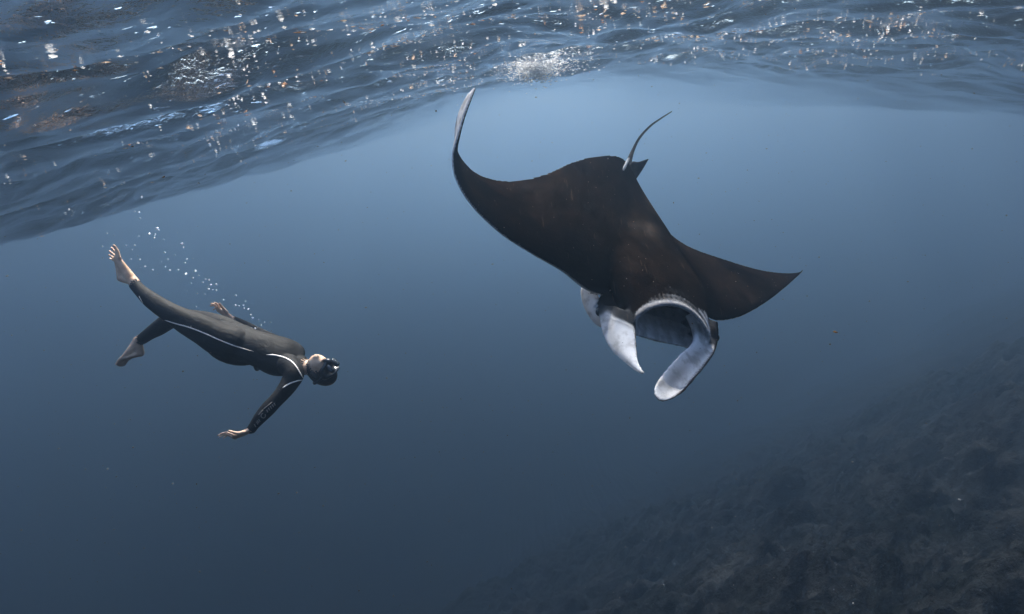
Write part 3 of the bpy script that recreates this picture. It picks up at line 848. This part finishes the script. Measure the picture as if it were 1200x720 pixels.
for i, (px, py, r) in enumerate(BUB):
    d = 4.45 + bub_r.uniform(-0.25, 0.25)
    o = bpy.data.objects.new('air_bubble', me_b)
    o.location = at(px, py, d)
    rr = r * 0.60 * d / FPX
    o.scale = (rr * bub_r.uniform(1.0, 1.35), rr * bub_r.uniform(1.0, 1.2), rr * bub_r.uniform(0.75, 1.0))
    o.rotation_euler = (bub_r.uniform(-0.4, 0.4), bub_r.uniform(-0.5, 0.2), bub_r.uniform(0, 6))
    link(o)
    big = 'larger' if r >= 1.7 else 'tiny'
    where = ("above the diver's raised foot" if px < 203 else 'between the raised foot and the far hand' if px < 258 else "over the diver's belly past the far hand")
    tag(o, f'{big} silvery air bubble in the trail {where}', 'bubble', f'{big} bubbles {where}')

# ---------------------------------------------------------------- flecks of foam, weed and imitated sun glints under the surface, specks in the water
def translucent_mat(name):
    m, nt, out = new_mat(name); g = N(nt)
    a = g.n('ShaderNodeAttribute', attribute_name='pigment')
    d = g.n('ShaderNodeBsdfDiffuse', i_Color=a.outputs['Color'])
    t = g.n('ShaderNodeBsdfTranslucent', i_Color=a.outputs['Color'])
    mx = g.n('ShaderNodeMixShader', i_Fac=0.75)
    g.l(d.outputs[0], mx.inputs[1]); g.l(t.outputs[0], mx.inputs[2]); g.l(mx.outputs[0], out.inputs[0])
    return m
m_fleck = translucent_mat('foam_weed_glints'); m_speck = translucent_mat('specks')
OCT_V = np.array([(1, 0, 0), (0.5, 0.8, 0), (-0.5, 0.85, 0), (-1, 0, 0), (-0.45, -0.8, 0), (0.5, -0.85, 0), (0, 0, 1), (0, 0, -1)], float)
OCT_F = np.array([(i, (i + 1) % 6, 6) for i in range(6)] + [((i + 1) % 6, i, 7) for i in range(6)])
def scatter(name, P, S, yaw, tilt, Ccol, mat):
    n = len(P)
    v = OCT_V[None] * S[:, None, :]
    v = v * (1 + 0.25 * fr_.standard_normal((n, 8, 1)))
    ct, st = np.cos(tilt)[:, None], np.sin(tilt)[:, None]
    x, y, z = v[..., 0], v[..., 1] * ct - v[..., 2] * st, v[..., 1] * st + v[..., 2] * ct
    cy, sy = np.cos(yaw)[:, None], np.sin(yaw)[:, None]
    W = np.stack([x * cy - y * sy, x * sy + y * cy, z], 2) + P[:, None, :]
    Fc = (OCT_F[None] + 8 * np.arange(n)[:, None, None]).reshape(-1, 3)
    o = fast_mesh(name, W.reshape(-1, 3), Fc, mat)
    set_color(o.data, np.repeat(Ccol, 8, 0))
    return o
fr_ = np.random.default_rng(5)
def field(x, y, s, seed):
    return np.array([noise.fractal(Vector((a * s, b * s * 2.6, seed)), 1.0, 2.0, 3) for a, b in zip(x, y)])
M = 46000
fx = fr_.uniform(-9, 9, M); fy = fr_.uniform(0.6, 13, M)
w = np.clip(field(fx, fy, 0.55, 1.0) * 2.2 + 0.16, 0.02, 1) * np.clip(1.25 - fy / 12.0, 0.12, 1) * np.clip(1.2 + (fx + 1.3) / 4.0 , 0.12, 1)
keep = fr_.random(M) < w
fx, fy = fx[keep], fy[keep]
# added cluster of white flecks that imitates the sun's glint on the surface
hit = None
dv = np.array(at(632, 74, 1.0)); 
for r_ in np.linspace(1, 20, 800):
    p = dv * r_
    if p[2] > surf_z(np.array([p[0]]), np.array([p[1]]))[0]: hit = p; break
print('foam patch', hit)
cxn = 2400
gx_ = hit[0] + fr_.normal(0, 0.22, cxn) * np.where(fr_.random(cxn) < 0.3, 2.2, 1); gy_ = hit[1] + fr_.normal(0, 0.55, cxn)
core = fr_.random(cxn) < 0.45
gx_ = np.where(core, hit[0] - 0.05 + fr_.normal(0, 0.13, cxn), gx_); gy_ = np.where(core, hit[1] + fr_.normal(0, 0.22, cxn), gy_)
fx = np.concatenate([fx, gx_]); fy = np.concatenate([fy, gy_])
n = len(fx)
fz = surf_z(fx, fy) - np.abs(fr_.normal(0, 0.012, n)) - 0.006
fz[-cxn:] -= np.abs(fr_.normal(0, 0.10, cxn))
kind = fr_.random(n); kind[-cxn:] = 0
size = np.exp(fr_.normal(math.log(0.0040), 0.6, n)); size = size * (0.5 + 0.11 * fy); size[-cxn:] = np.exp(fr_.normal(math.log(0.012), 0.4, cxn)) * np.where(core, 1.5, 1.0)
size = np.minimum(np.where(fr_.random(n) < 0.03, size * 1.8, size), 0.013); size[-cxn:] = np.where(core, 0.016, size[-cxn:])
el = np.where(kind > 0.62, fr_.uniform(1.2, 3.5, n), fr_.uniform(1.0, 2.0, n))
S_ = np.stack([size * el, size, size * 0.5], 1)
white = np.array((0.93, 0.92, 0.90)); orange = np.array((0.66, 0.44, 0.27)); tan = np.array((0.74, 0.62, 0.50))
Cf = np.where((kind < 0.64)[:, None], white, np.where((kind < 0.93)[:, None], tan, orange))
o = scatter('foam_glint_flecks', np.stack([fx, fy, fz], 1), S_, fr_.normal(0, 0.5, n), fr_.normal(0, 0.3, n), Cf, m_fleck)  # pale flecks double as sun sparkles, set in as bright colour
tag(o, 'white foam and orange weed flecks, partly standing in for sun glints, under the water surface', kind='stuff')
print('flecks', n)
# suspended specks
n = 6000
sy_ = 0.7 + 7.5 * fr_.random(n) ** 0.7
sx_ = fr_.uniform(-1, 1, n) * (0.6 + 1.05 * sy_); sz_ = fr_.uniform(-1, 1, n) * (0.4 + 0.75 * sy_) - 0.36 * sy_
ok = sz_ < surf_z(sx_, sy_) - 0.1
P = np.stack([sx_, sy_, sz_], 1)[ok]; n = len(P)
sz = np.exp(fr_.normal(math.log(0.0012), 0.5, n)) * (0.4 + 0.25 * P[:, 1])
Cs_ = np.where((fr_.random(n) < 0.75)[:, None], np.array((0.38, 0.40, 0.42)), np.array((0.26, 0.19, 0.12)))
o = scatter('suspended_specks', P, np.stack([sz * 1.5, sz, sz * 0.8], 1), fr_.uniform(0, 6, n), fr_.uniform(0, 6, n), Cs_, m_speck)
tag(o, 'fine pale specks of plankton suspended in the water', kind='stuff')
